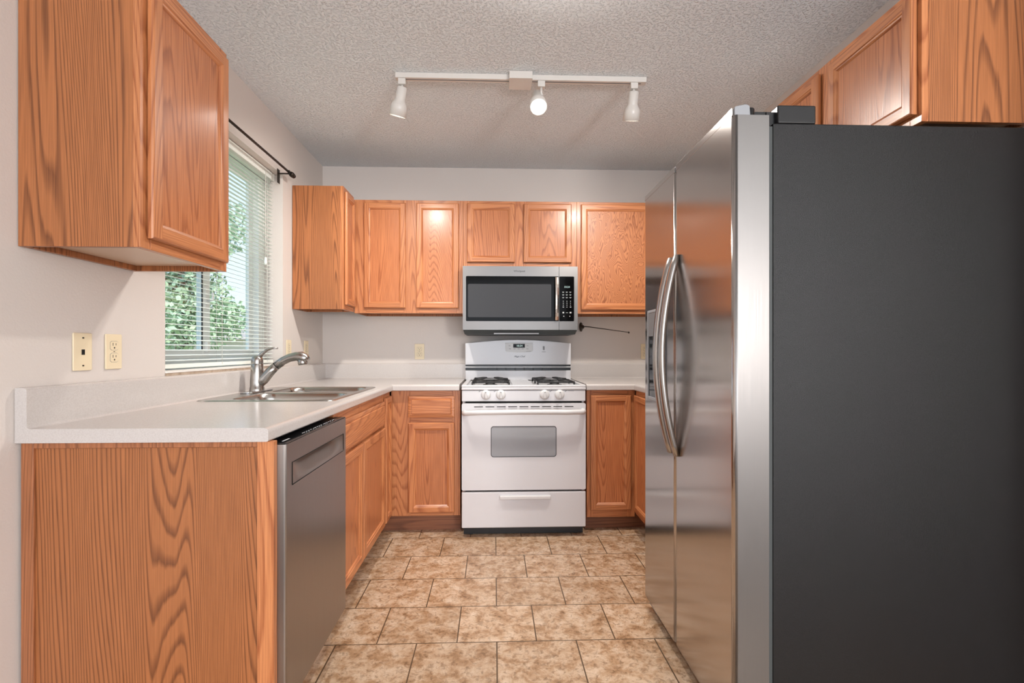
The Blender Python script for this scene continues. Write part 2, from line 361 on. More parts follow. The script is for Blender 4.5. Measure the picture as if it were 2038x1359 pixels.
struct('trim_1', MB().box((XL-.105, WY0, WZ0-.001), (XL+.006, WY1, WZ0+.006)), white)['label'] = 'white window sill'
struct('trim_2', MB().box((XL, WY0, .9995), (XL+.004, WY1, WZ0-.0012)), tan)

# ---- blind
bx = XL-.062
bl = thing('window_blind', (bx, (WY0+WY1)/2, WZ0+.02), 'white horizontal mini blind with open slats hanging in the window over the sink', 'blind')
y0, y1 = WY0+.008, WY1-.014
obj('headrail', MB().box((bx-.02, y0, WZ1-.045), (bx+.02, y1, WZ1-.003)), blindM, bl, bevel=.003)
mb = MB(); nz = 49; zt = WZ1-.058; zb = WZ0+.045
for i in range(nz):
    z = zt-(zt-zb)*i/(nz-1); t = math.radians(10); dx = .0125*math.cos(t); dz = .0125*math.sin(t)
    mb.add([(bx-dx, y0+.01, z+dz), (bx, y0+.01, z+.0016), (bx+dx, y0+.01, z-dz), (bx-dx, y1, z+dz), (bx, y1, z+.0016), (bx+dx, y1, z-dz),
            (bx-dx, y0+.01, z+dz-.0006), (bx, y0+.01, z+.001), (bx+dx, y0+.01, z-dz-.0006), (bx-dx, y1, z+dz-.0006), (bx, y1, z+.001), (bx+dx, y1, z-dz-.0006)],
           [(0,1,4,3),(1,2,5,4),(6,9,10,7),(7,10,11,8),(0,3,9,6),(2,8,11,5),(0,6,7,1),(1,7,8,2),(3,4,10,9),(4,5,11,10)])
obj('slats', mb, blindM, bl)
obj('bottom_rail', MB().box((bx-.013, y0+.008, WZ0+.012), (bx+.013, y1, WZ0+.03)), blindM, bl, bevel=.003)
for yy in (2.04, 2.46, 2.94):
    mb = MB()
    for xx in (bx-.013, bx+.0135): mb.tube([(xx, yy, zt+.01), (xx, yy, WZ0+.02)], .0011, 5)
    obj('ladder_cord', mb, cord, bl)
obj('lift_cord', MB().tube([(bx+.022, 2.90, WZ1-.02), (bx+.022, 2.90, 1.62)], .0016, 6), cord, bl)
obj('cord_tassel', MB().lathe([(0, 0), (.005, .003), (.008, .03), (.006, .042), (0, .044)], (bx+.022, 2.90, 1.625), (0, 0, -1), 10), blindM, bl)

# ---- curtain rod
rod = thing('curtain_rod', (XL+.06, 2.4, 2.13), 'thin dark bronze curtain rod with square finial above the window', 'curtain rod')
obj('rod', MB().tube([(XL+.06, 1.95, 2.132), (XL+.06, 3.0, 2.132)], .0065, 12), bronze, rod)
mb = MB().lathe([(0, 0), (.013, 0), (.013, .006), (.009, .007), (.009, .012), (.015, .013), (.015, .03), (.009, .031), (.009, .036), (.013, .037), (.013, .046), (0, .047)], (XL+.06, 3.0, 2.132), (0, 1, 0), 16)
obj('finial', mb, bronze, rod)
mb = MB().box((XL+.001, 2.955, 2.065), (XL+.004, 2.985, 2.145)); mb.box((XL+.001, 2.965, 2.118), (XL+.066, 2.975, 2.124)); mb.box((XL+.062, 2.965, 2.118), (XL+.067, 2.975, 2.14))
obj('bracket', mb, bronze, rod)

# ------------------------------------------------------------------ cabinets
def door(parent, T, u0, u1, v0, v1, t=.019, fw=.05, name='door', hmat=None, pmat=None, label=None):
    hm = hmat; pm = pmat or oakP
    mb = MB()
    rings = [(0, .0035), (0, t-.006), (.0025, t-.0015), (.006, t), (fw-.012, t), (fw-.009, t-.003), (fw-.005, t-.0045), (fw, t-.010), (fw, .002)]
    def R(i, n): return [T(u0+i, v0+i, n), T(u1-i, v0+i, n), T(u1-i, v1-i, n), T(u0+i, v1-i, n)]
    for k in range(len(rings)-1):
        (i0, n0), (i1, n1) = rings[k], rings[k+1]
        if k == 3:   # flat face: butt jointed stiles and rails
            a, c = i0, i1
            for uu in ((u0+a, u0+c), (u1-c, u1-a)): mb.add([T(uu[0], v0+a, n0), T(uu[1], v0+a, n0), T(uu[1], v1-a, n0), T(uu[0], v1-a, n0)], [(0,1,2,3)], 0)
            for vv in ((v0+a, v0+c), (v1-c, v1-a)): mb.add([T(u0+c, vv[0], n0), T(u1-c, vv[0], n0), T(u1-c, vv[1], n0), T(u0+c, vv[1], n0)], [(0,1,2,3)], 1)
            continue
        A, B = R(i0, n0), R(i1, n1)
        for s in range(4):
            mb.add([A[s], A[(s+1) % 4], B[(s+1) % 4], B[s]], [(0,1,2,3)], 1 if s in (0, 2) else 0)
    A, B = R(0, .0035), R(fw, .002)
    for s in range(4): mb.add([A[s], A[(s+1) % 4], B[(s+1) % 4], B[s]], [(0,1,2,3)], 0)
    d = obj(name, mb, [oakV, hm], parent)
    obj('panel', MB().box((u0+fw-.001, v0+fw-.001, .003), (u1-fw+.001, v1-fw+.001, t-.0105), T=T), pm, d)
    if label: d['label'] = label
    return d
def drawer(parent, T, u0, u1, v0, v1, hmat, t=.019, name='drawer_front'):
    mb = MB(); rings = [(0, .0035), (0, t-.008), (.003, t-.006), (.015, t-.004), (.020, t-.006), (.023, t), (.026, t)]
    def R(i, n): return [T(u0+i, v0+i, n), T(u1-i, v0+i, n), T(u1-i, v1-i, n), T(u0+i, v1-i, n)]
    for k in range(len(rings)-1):
        A, B = R(*rings[k]), R(*rings[k+1])
        for s in range(4): mb.add([A[s], A[(s+1) % 4], B[(s+1) % 4], B[s]], [(0,1,2,3)])
    mb.add(R(*rings[-1]), [(0,1,2,3)]); mb.add(R(*rings[0]), [(0,1,2,3)])
    return obj(name, mb, hmat, parent)
def frame(parent, T, u0, u1, v0, v1, hmat, stiles, rails, t=.019):
    """face frame: list of (u0,u1) stiles full height and (ua,ub,v0,v1) rails"""
    mb = MB()
    for a, b in stiles: mb.box((a, v0, -t), (b, v1, 0), 0, T)
    for a, b, c, d in rails: mb.box((a, c, -t), (b, d, 0), 1, T)
    return obj('face_frame', mb, [oakV, hmat], parent, bevel=.0012)

def wall_body(mb, T, u0, u1, v0, v1, depth, rec=.018, th=.014):
    """carcass behind the face frame, underside recessed"""
    mb.box((u0, v0, -depth), (u0+th, v1, -.019), 0, T); mb.box((u1-th, v0, -depth), (u1, v1, -.019), 0, T)
    mb.box((u0+th, v1-th, -depth), (u1-th, v1, -.019), 0, T); mb.box((u0+th, v0+rec, -depth), (u1-th, v0+rec+th, -.019), 1, T)
    mb.box((u0+th, v0+rec+th, -depth), (u1-th, v1-th, -depth+.008), 1, T)
    mb.box((u0+th, v0, -depth), (u1-th, v0+rec, -depth+.015), 0, T)

# left run, near wall cabinet
UZ0, UZ1 = 1.372, 2.132
XF = -.935
T = face_px(XF)
c = thing('wall_cabinet', (XL+.16, 1.58, UZ0), 'oak wall cabinet hanging alone left of the window, nearest the camera', 'cabinet')
mb = MB(); wall_body(mb, T, 1.368, 1.80, UZ0, UZ1, .312); obj('body', mb, [oakS, cabin], c, bevel=.001)
frame(c, T, 1.368, 1.80, UZ0, UZ1, oakY, [(1.368, 1.41), (1.758, 1.80)], [(1.41, 1.758, UZ0, UZ0+.04), (1.41, 1.758, UZ1-.04, UZ1)])
door(c, T, 1.392, 1.782, UZ0+.028, UZ1-.028, hmat=oakY)
# left run, corner wall cabinet
UZ0, UZ1 = 1.352, 2.118
c = thing('wall_cabinet', (XL+.16, 3.3, UZ0), 'narrow oak wall cabinet in the back left corner, side panel facing the room', 'cabinet')
mb = MB(); wall_body(mb, T, 3.17, 3.408, UZ0, UZ1, .312); obj('body', mb, [oakS, cabin], c, bevel=.001)
frame(c, T, 3.17, 3.408, UZ0, UZ1, oakY, [(3.17, 3.20), (3.39, 3.408)], [(3.20, 3.39, UZ0, UZ0+.04), (3.20, 3.39, UZ1-.03, UZ1)])
door(c, T, 3.19, 3.385, UZ0+.03, UZ1-.03, hmat=oakY, fw=.045)
# back wall cabinets
UZ0, UZ1 = 1.345, 2.104
YF = 3.41; T = face_ny(YF)
c = thing('wall_cabinet', (-.57, 3.57, UZ0), 'two-door oak wall cabinet on the back wall left of the microwave', 'cabinet')
mb = MB(); wall_body(mb, T, -.933, -.207, UZ0, UZ1, .315); obj('body', mb, [oakS, cabin], c, bevel=.001)
frame(c, T, -.933, -.207, UZ0, UZ1, oakX, [(-.933, -.855), (-.605, -.505), (-.25, -.207)], [(-.855, -.605, UZ0, UZ0+.045), (-.855, -.605, UZ1-.03, UZ1), (-.505, -.25, UZ0, UZ0+.045), (-.505, -.25, UZ1-.03, UZ1)])
door(c, T, -.867, -.59, UZ0+.034, UZ1-.022, hmat=oakX, fw=.045); door(c, T, -.52, -.237, UZ0+.034, UZ1-.022, hmat=oakX, fw=.045)
c = thing('wall_cabinet', (.178, 3.57, 1.655), 'short two-door oak wall cabinet directly above the microwave', 'cabinet')
mb = MB(); wall_body(mb, T, -.206, .562, 1.655, UZ1, .315); obj('body', mb, [oakS, cabin], c, bevel=.001)
frame(c, T, -.206, .562, 1.655, UZ1, oakX, [(-.206, -.165), (.125, .215), (.51, .562)], [(-.165, .125, 1.655, 1.70), (-.165, .125, UZ1-.03, UZ1), (.215, .51, 1.655, 1.70), (.215, .51, UZ1-.03, UZ1)])
door(c, T, -.18, .14, 1.688, UZ1-.02, hmat=oakX, fw=.045); door(c, T, .2, .525, 1.688, UZ1-.02, hmat=oakX, fw=.045)
c = thing('wall_cabinet', (1.04, 3.57, UZ0), 'oak wall cabinet with wide figured door right of the microwave', 'cabinet')
mb = MB(); wall_body(mb, T, .563, XR-.002, UZ0, UZ1, .315); obj('body', mb, [oakS, cabin], c, bevel=.001)
frame(c, T, .563, XR-.002, UZ0, UZ1, oakX, [(.563, .605), (1.05, XR-.002)], [(.605, 1.05, UZ0, UZ0+.04), (.605, 1.05, UZ1-.03, UZ1)])
door(c, T, .59, 1.07, UZ0+.026, UZ1-.02, hmat=oakX, fw=.045, pmat=oakF)
# above the fridge
RZ0, RZ1 = 1.736, 2.125
XRF = 1.19; T = face_nx(XRF)
c = thing('wall_cabinet', (1.35, 1.76, RZ0), 'two-door oak wall cabinet above the refrigerator on the right', 'cabinet')
mb = MB(); wall_body(mb, T, 1.362, 2.2, RZ0, RZ1, .322); obj('body', mb, [oakS, cabin], c, bevel=.001)
frame(c, T, 1.362, 2.2, RZ0, RZ1, oakY, [(1.362, 1.402), (1.72, 1.81), (2.16, 2.2)], [(1.402, 1.72, RZ0, RZ0+.04), (1.402, 1.72, RZ1-.03, RZ1), (1.81, 2.16, RZ0, RZ0+.04), (1.81, 2.16, RZ1-.03, RZ1)])
door(c, T, 1.375, 1.735, RZ0+.025, RZ1-.025, hmat=oakY, fw=.045); door(c, T, 1.79, 2.18, RZ0+.025, RZ1-.025, hmat=oakY, fw=.045)

# ---- base cabinets
CZB, CZ = .856, .893           # worktop underside / top
XB = -.62
T = face_px(XB)
# end panel
c = thing('end_panel', (-.92, 1.384, 0), 'wide brown oak-grain panel closing the near end of the left counter', 'panel')
obj('panel', MB().box((XL+.012, 1.378, 0), (-.632, 1.39, CZB-.001)), oakS, c)
obj('stile', MB().box((-.632, 1.370, 0), (-.588, 1.392, CZB-.001)), oakV, c, bevel=.001)
obj('trim_strip', MB().box((XL+.008, 1.370, 0), (XL+.04, 1.378, CZB-.001)).box((XL+.04, 1.370, CZB-.016), (-.632, 1.378, CZB-.001)), oakT, c, bevel=.002)
# sink cabinet
BZ0 = .105
def base_body(mb, T, u0, u1, depth, uk0=None, uk1=None):
    mb.box((u0, BZ0, -depth), (u0+.014, CZB-.001, -.019), 0, T); mb.box((u1-.014, BZ0, -depth), (u1, CZB-.001, -.019), 0, T)
    mb.box((u0+.014, BZ0, -depth), (u1-.014, BZ0+.014, -.019), 0, T); mb.box((u0+.014, BZ0+.014, -depth), (u1-.014, CZB-.001, -depth+.008), 0, T)
c = thing('sink_cabinet', (-.93, 2.41, 0), 'oak base cabinet under the sink with two doors and a false drawer front', 'cabinet')
mb = MB(); base_body(mb, T, 1.975, 2.845, .61); obj('body', mb, oakS, c)
frame(c, T, 1.975, 2.845, BZ0, CZB-.001, oakY, [(1.975, 2.015), (2.345, 2.385), (2.81, 2.845)], [(2.015, 2.345, BZ0, BZ0+.035), (2.385, 2.81, BZ0, BZ0+.035), (2.015, 2.345, .66, .70), (2.385, 2.81, .66, .70), (2.015, 2.345, .8, CZB-.001), (2.385, 2.81, .8, CZB-.001)])
door(c, T, 1.995, 2.358, .122, .668, hmat=oakY, fw=.05); door(c, T, 2.372, 2.825, .122, .668, hmat=oakY, fw=.05)
drawer(c, T, 1.995, 2.825, .682, .812, oakY)
obj('toe_kick', MB().box((XB-.09, 1.965, 0), (XB-.075, 2.845, BZ0-.001)), oakKY, c)
# corner base cabinet, left run face
c = thing('corner_base_cabinet', (-.93, 3.0, 0), 'oak corner base cabinet with a narrow door beside the sink cabinet', 'cabinet')
mb = MB(); mb.box((-.632, 2.847, BZ0), (-.646, 2.861, CZB-.001)); mb.box((XL+.02, 2.847, BZ0), (-.634, 2.861, CZB-.001)); mb.box((XL+.02, 3.60, BZ0), (-.62, 3.614, CZB-.001)); mb.box((XL+.02, 2.861, BZ0), (-.634, 3.6, BZ0+.014)); mb.box((XL+.02, 2.861, BZ0+.014), (XL+.034, 3.6, CZB-.001))
obj('body', mb, oakS, c)
frame(c, T, 2.847, 3.03, BZ0, CZB-.001, oakY, [(2.847, 2.87), (3.0, 3.03)], [(2.87, 3.0, BZ0, BZ0+.035), (2.87, 3.0, .82, CZB-.001)])
door(c, T, 2.858, 3.008, .122, .828, hmat=oakY, fw=.042)
obj('toe_kick', MB().box((XB-.09, 2.847, 0), (XB-.075, 3.09, BZ0-.001)), oakKY, c)
# back run, left of the range
YBF = 3.042; T = face_ny(YBF)
c = thing('drawer_base_cabinet', (-.41, 3.38, 0), 'oak base cabinet with one drawer over one door left of the range', 'cabinet')
mb = MB(); base_body(mb, T, -.612, -.202, .69); obj('body', mb, oakS, c)
frame(c, T, -.614, -.202, BZ0, CZB-.001, oakX, [(-.614, -.50), (-.25, -.202)], [(-.5, -.25, BZ0, BZ0+.035), (-.5, -.25, .655, .70), (-.5, -.25, .81, CZB-.001)])
door(c, T, -.512, -.236, .128, .664, hmat=oakX, fw=.045); drawer(c, T, -.512, -.236, .696, .824, oakX)
obj('toe_kick', MB().box((XB-.075, 3.10, 0), (-.202, 3.115, BZ0-.001)), oakK, c)
# back run, right of the range
c = thing('base_cabinet', (.7, 3.38, 0), 'narrow oak base cabinet with a tall door right of the range', 'cabinet')
mb = MB(); base_body(mb, T, .563, .86, .69); obj('body', mb, oakS, c)
frame(c, T, .563, .858, BZ0-.02, CZB-.001, oakX, [(.563, .60), (.81, .858)], [(.6, .81, BZ0-.02, BZ0+.035), (.6, .81, .81, CZB-.001)])
door(c, T, .583, .832, .13, .826, hmat=oakX, fw=.045)
obj('toe_kick', MB().box((.563, 3.10, 0), (.935, 3.115, BZ0-.022)), oakK, c)
# right run base
XRB = .86; T = face_nx(XRB)
c = thing('base_cabinet', (1.18, 2.6, 0), 'oak base cabinet on the right wall half hidden behind the refrigerator', 'cabinet')
mb = MB(); base_body(mb, T, 2.19, 3.03, .63); obj('body', mb, oakS, c)
frame(c, T, 2.19, 3.034, BZ0, CZB-.001, oakY, [(2.19, 2.23), (2.99, 3.034)], [(2.23, 2.99, BZ0, BZ0+.035), (2.23, 2.99, .81, CZB-.001)])
door(c, T, 2.60, 3.012, .13, .826, hmat=oakY, fw=.045); door(c, T, 2.2, 2.59, .13, .826, hmat=oakY, fw=.045)
obj('toe_kick', MB().box((XRB+.075, 2.19, 0), (XRB+.09, 3.098, BZ0-.022)), oakKY, c)

# ---- worktops: a rolled laminate profile swept along the walls and mitred in the corner
FR = .652   # depth from wall
def prof_full(bs=True, u0=.002, u1=FR, back=True, nose=True):
    p = []
    z0, z1, r = CZB, CZ, .012
    if back:
        p += [(u0, z0), (u0, 1.0), (u0+.022, 1.0)]
        for k in range(1, 5): a = math.radians(90-90*k/4); p.append((u0+.022+.008*math.cos(a), .992+.008*math.sin(a)))
        for k in range(0, 5): a = math.radians(180+90*k/4); p.append((u0+.038+.008*math.cos(a), z1+.008+.008*math.sin(a)))
    else: p += [(u0, z0), (u0, z1)]
    if nose:
        for k in range(0, 7): a = math.radians(90-90*k/6); p.append((u1-r+r*math.cos(a), z1-r+r*math.sin(a)))
        for k in range(0, 4): a = math.radians(0-90*k/3); p.append((u1-.005+.005*math.cos(a), z0-.0+.005+.005*math.sin(a)))
    else: p += [(u1, z1), (u1, z0)]
    return p
def sweep(mb, pts, nrm, prof, caps=True):
    """pts = corners of the wall line, nrm = into-room direction per corner (already mitred)"""
    n = len(prof); vs = []
    for (px, py), (nx, ny) in zip(pts, nrm):
        vs += [(px+nx*u, py+ny*u, z) for u, z in prof]
    fs = [(i*n+k, i*n+(k+1) % n, (i+1)*n+(k+1) % n, (i+1)*n+k) for i in range(len(pts)-1) for k in range(n)]
    mb.add(vs, fs, 0, False)
    b = len(mb.v)-len(vs)
    mb.f += [[b+k for k in range(n)], [b+(len(pts)-1)*n+k for k in range(n)]]; mb.m += [0, 0]; mb.sm += [False, False]
SY0, SY1 = 2.065, 2.795   # sink hole along the run
mb = MB()
sweep(mb, [(XL, 1.36), (XL, SY0)], [(1, 0)]*2, prof_full())
sweep(mb, [(XL, SY0), (XL, SY1)], [(1, 0)]*2, prof_full(u1=.055, nose=False))
sweep(mb, [(XL, SY0), (XL, SY1)], [(1, 0)]*2, prof_full(u0=.59, back=False))
sweep(mb, [(XL, SY1), (XL, YB), (-.206, YB)], [(1, 0), (1, -1.1), (0, -1.1)], prof_full())
ct = obj('worktop', mb, counterM); ct['label'] = 'pale laminate worktop with backsplash around the left corner, holding the sink'; ct['category'] = 'countertop'
# back leg is deeper to reach the measured front line
mb = MB(); sweep(mb, [(.556, YB), (XR, YB), (XR, 2.17)], [(0, -1.1), (-1.03, -1.1), (-1.03, 0)], prof_full())
ct2 = obj('worktop', mb, counterM); ct2['label'] = 'pale laminate worktop corner between the range and the refrigerator'; ct2['category'] = 'countertop'

# ------------------------------------------------------------------ sink and faucet
sk = thing('sink', (-.93, 2.43, CZ), 'stainless double bowl drop-in sink in the left worktop', 'sink')
sx0, sx1, sy0, sy1 = -1.195, -.65, 2.06, 2.81; ZR = CZ+.004
bowls = [(-1.09, 2.09, -.675, 2.415), (-1.09, 2.455, -.675, 2.78)]
bm = bmesh.new()
def loop(pts, z):
    vs = [bm.verts.new((x, y, z)) for x, y in pts]; return vs, [bm.edges.new((vs[i], vs[(i+1) % len(vs)])) for i in range(len(vs))]
ov, oe = loop(rrect(sx0, sy0, sx1, sy1, .03), ZR); E_ = list(oe)
for b in bowls: E_ += loop(rrect(*b, .06, 8), ZR)[1]
bmesh.ops.triangle_fill(bm, edges=E_, use_beauty=True)
mb = MB(); bm.verts.index_update(); mb.add([v.co.copy() for v in bm.verts], [[v.index for v in f.verts] for f in bm.faces]); bm.free()
o1 = rrect(sx0, sy0, sx1, sy1, .03); o2 = rrect(sx0-.004, sy0-.004, sx1+.004, sy1+.004, .034); n = len(o1)
mb.add([(x, y, ZR) for x, y in o1]+[(x, y, CZ+.0005) for x, y in o2], [(i, (i+1) % n, n+(i+1) % n, n+i) for i in range(n)], 0, True)
obj('rim', mb, steelS, sk)
for b in bowls:
    mb = MB(); lv = [(0, ZR), (.004, ZR-.001), (.008, ZR-.006), (.012, ZR-.03), (.02, ZR-.12), (.028, ZR-.155), (.05, ZR-.172), (.09, ZR-.176)]
    L_ = [rrect(b[0]+i, b[1]+i, b[2]-i, b[3]-i, .06, 8) for i, _ in lv]; n = len(L_[0])
    mb.add([(x, y, z) for pts, (i, z) in zip(L_, lv) for x, y in pts], [(k*n+i, k*n+(i+1) % n, (k+1)*n+(i+1) % n, (k+1)*n+i) for k in range(len(lv)-1) for i in range(n)], 0, True)
    mb.f.append([(len(lv)-1)*n+i for i in range(n)]); mb.m.append(0); mb.sm.append(False)
    bo = obj('bowl', mb, steelS, sk)
    cx, cy = (b[0]+b[2])/2, (b[1]+b[3])/2
    obj('drain', MB().lathe([(.055, 0), (.055, .003), (.04, .004), (.035, .001), (0, .001)], (cx, cy, ZR-.1765), (0, 0, 1), 24), chrome, bo)
fx, fy = -1.148, 2.49
fc = thing('faucet', (fx, fy, ZR), 'brushed nickel single-lever pull-out faucet standing behind the sink', 'faucet')
mb = MB(); mb.prism(rrect(fx-.032, fy-.125, fx+.032, fy+.125, .03, 6), ZR+.0002, ZR+.007, T=lambda u, v, n: (u, v, n)); obj('deck_plate', mb, chrome, fc, bevel=.003)
mb = MB(); mb.lathe([(.034, .0), (.033, .012), (.031, .015), (.031, .04), (.029, .08), (.0275, .125), (.0265, .127)], (fx, fy, ZR+.007), (0.0, 0, 1), 28)
sp = [(fx+.0, fy, ZR+.035), (fx+.03, fy, ZR+.06), (fx+.065, fy, ZR+.10), (fx+.092, fy, ZR+.125)]
mb.tube(sp, [.026, .0255, .0225, .0205], 20); obj('body', mb, nickel, fc)
obj('seam_ring', MB().tube([(fx+.0915, fy, ZR+.1245), (fx+.0955, fy, ZR+.128)], .0195, 20), dark, fc)
mb = MB(); mb.tube([(fx+.095, fy, ZR+.1275), (fx+.125, fy, ZR+.150), (fx+.155, fy, ZR+.164), (fx+.185, fy, ZR+.171), (fx+.21, fy, ZR+.170), (fx+.228, fy, ZR+.161), (fx+.238, fy, ZR+.148)],
                   [.0205, .020, .020, .0215, .025, .0245, .020], 20)
mb.lathe([(.018, 0), (.0225, .006), (.0225, .024), (.020, .028), (0, .027)], (fx+.216, fy, ZR+.158), (.12, 0, -1), 22)
obj('spray_head', mb, nickel, fc)
mb = MB(); mb.lathe([(.0275, 0), (.0275, .006), (.0265, .022), (.021, .034), (.01, .04), (0, .041)], (fx, fy, ZR+.136), (0, 0, 1), 26)
mb.tube([(fx+.002, fy, ZR+.158), (fx+.025, fy, ZR+.185), (fx+.05, fy, ZR+.204), (fx+.075, fy, ZR+.211), (fx+.098, fy, ZR+.210)], [.019, .0145, .0105, .0085, .0065], 14, flat=.6)
obj('lever', mb, nickel, fc)

# ------------------------------------------------------------------ dishwasher
XD = -.565; T = face_px(XD)
dw = thing('dishwasher', (-.9, 1.68, 0), 'stainless steel dishwasher with a pocket handle between end panel and sink cabinet', 'dishwasher')
dy0, dy1 = 1.3985, 1.945
obj('tub', MB().box((XL+.08, dy0+.01, .02), (-.64, dy1-.005, CZB-.004)), black, dw)
mb = MB()
hz0, hz1, hy0, hy1, dz0, dz1, th = .722, .785, 1.435, 1.915, .118, .842, .045
# front skin with an opening for the pocket
for a, b in (((dy0, dz0), (dy1, hz0)), ((dy0, hz1), (dy1, dz1)), ((dy0, hz0), (hy0, hz1)), ((hy1, hz0), (dy1, hz1))):
    mb.add([T(a[0], a[1], 0), T(b[0], a[1], 0), T(b[0], b[1], 0), T(a[0], b[1], 0)], [(0,1,2,3)])
# rounded near and far edges, sides
for y, sgn in ((dy0, 1), (dy1, -1)):
    mb.add([T(y, dz0, 0), T(y, dz1, 0), T(y-sgn*.004, dz1, -.003), T(y-sgn*.004, dz0, -.003), T(y-sgn*.005, dz1, -.008), T(y-sgn*.005, dz0, -.008), T(y-sgn*.005, dz1, -th), T(y-sgn*.005, dz0, -th)], [(0,1,2,3), (3,2,4,5), (5,4,6,7)], 0, True)
mb.add([T(dy0, dz0, 0), T(dy1, dz0, 0), T(dy1, dz0, -th), T(dy0, dz0, -th)], [(0,1,2,3)])
# concave pocket, deepest in the upper middle
nu, nv = 24, 10; vs = []
for i in range(nu+1):
    for j in range(nv+1):
        a, b = i/nu, j/nv; dep = .04*min(1, math.sin(math.pi*a)*1.5)*(b**1.4 if b < .999 else 1)*(1 if j < nv else 1)
        if i in (0, nu) : dep = 0
        vs.append(T(hy0+(hy1-hy0)*a, hz0+(hz1-hz0)*b*.98, -dep))
vs2 = [T(hy0+(hy1-hy0)*i/nu, hz1, 0) for i in range(nu+1)]
mb.add(vs, [(i*(nv+1)+j, (i+1)*(nv+1)+j, (i+1)*(nv+1)+j+1, i*(nv+1)+j+1) for i in range(nu) for j in range(nv)], 0, True)
b0 = len(mb.v)-len(vs); mb.v += vs2
for i in range(nu): mb.f.append([b0+i*(nv+1)+nv, b0+(i+1)*(nv+1)+nv, b0+len(vs)+i+1, b0+len(vs)+i]); mb.m.append(0); mb.sm.append(False)
dd = obj('door', mb, steelD, dw)
mb = MB(); r_ = .0012
mb.tube([T(hy0, hz0, .0006), T(hy1, hz0, .0006), T(hy1, hz1, .0006), T(hy0, hz1, .0006), T(hy0, hz0, .0006)], r_, 6); obj('handle_outline', mb, dark, dd)
cp = obj('control_strip', MB().box((XD-.075, dy0+.001, dz1-.012), (XD-.001, dy1-.001, dz1+.003)), blackgl, dw, bevel=.002)
mb = MB()
for i in range(17):
    y = dy0+.16+i*.019+(.006 if i % 5 == 0 else 0); mb.box((XD-.022, y, dz1+.003), (XD-.0195, y+.009, dz1+.0034))
    if i % 3: mb.box((XD-.014, y+.001, dz1+.003), (XD-.0125, y+.006, dz1+.0034))
mb.box((XD-.026, dy0+.03, dz1+.003), (XD-.021, dy0+.075, dz1+.0034))
each_box('button_mark', mb, litmark, cp)
obj('kick_plate', MB().box((XD-.085, dy0, .0), (XD-.07, dy1+.015, dz0-.012)), oakKY, dw)

# ------------------------------------------------------------------ range
RX0, RX1 = -.188, .541; YD = 2.957; T = face_ny(YD)
rg = thing('gas_range', ((RX0+RX1)/2, 3.3, 0), 'white free-standing gas range with oven window against the back wall', 'stove')
mb = MB().box((RX0+.002, YD+.045, .055), (RX1-.002, 3.64, .862)); obj('body', mb, rangeW, rg, bevel=.002)
mb = MB().box((RX0+.008, YD+.055, .004), (RX1-.008, 3.6, .055)); obj('base', mb, black, rg)
for x in (RX0+.05, RX1-.05):
    for y in (YD+.075, 3.58): obj('leveling_foot', MB().lathe([(.018, 0), (.018, .012), (.008, .013), (.008, .035)], (x, y, 0), (0, 0, 1), 14), black, rg)
# cooktop with a raised rim
mb = MB(); y0_, y1_ = YD+.004, 3.62
mb.box((RX0-.002, y0_, .864), (RX1+.002, y1_, .880)); mb.box((RX0-.002, y0_, .880), (RX1+.002, y0_+.03, .893)); mb.box((RX0-.002, y0_+.03, .880), (RX0+.025, y1_, .893)); mb.box((RX1-.025, y0_+.03, .880), (RX1+.002, y1_, .893))
mb.box((RX0+.30, y0_+.03, .880), (RX0+.43, y1_, .888))
obj('cooktop', mb, rangeW, rg, bevel=.004)
for cx_, n_ in ((RX0+.165, 0), (RX1-.165, 1)):
    for cy_ in (3.13, 3.42):
        bb = MB().lathe([(.045, 0), (.045, .006), (.03, .008), (.03, .016), (.027, .02), (0, .021)], (cx_, cy_, .880), (0, 0, 1), 22); obj('burner', bb, iron, rg)
    mb = MB(); x0, x1, ya, yb, z = cx_-.108, cx_+.115, 3.07, 3.5, .903; r = .0055
    mb.tube([(x0, ya, z), (x1, ya, z), (x1, yb, z), (x0, yb, z), (x0, ya, z), (x0+.01, ya, z)], r, 8)
    mb.tube([(x0, (ya+yb)/2, z), (x1, (ya+yb)/2, z)], r, 8)
    for cy_ in (3.13, 3.42):
        for k in range(4):
            a = math.radians(45+90*k); mb.tube([(cx_+.12*math.cos(a), cy_+.12*math.sin(a)*.9, z), (cx_+.07*math.cos(a), cy_+.07*math.sin(a), z+.006), (cx_+.035*math.cos(a), cy_+.035*math.sin(a), z+.007)], [r, r, r*.8], 8)
        mb.tube([(x0, cy_, z), (cx_-.035, cy_, z+.006)], r, 8); mb.tube([(x1, cy_, z), (cx_+.035, cy_, z+.006)], r, 8)
    for x in (x0, x1):
        for y in (ya, yb, (ya+yb)/2): mb.tube([(x, y, z), (x, y, .881)], r, 8)
    obj('burner_grate', mb, iron, rg)
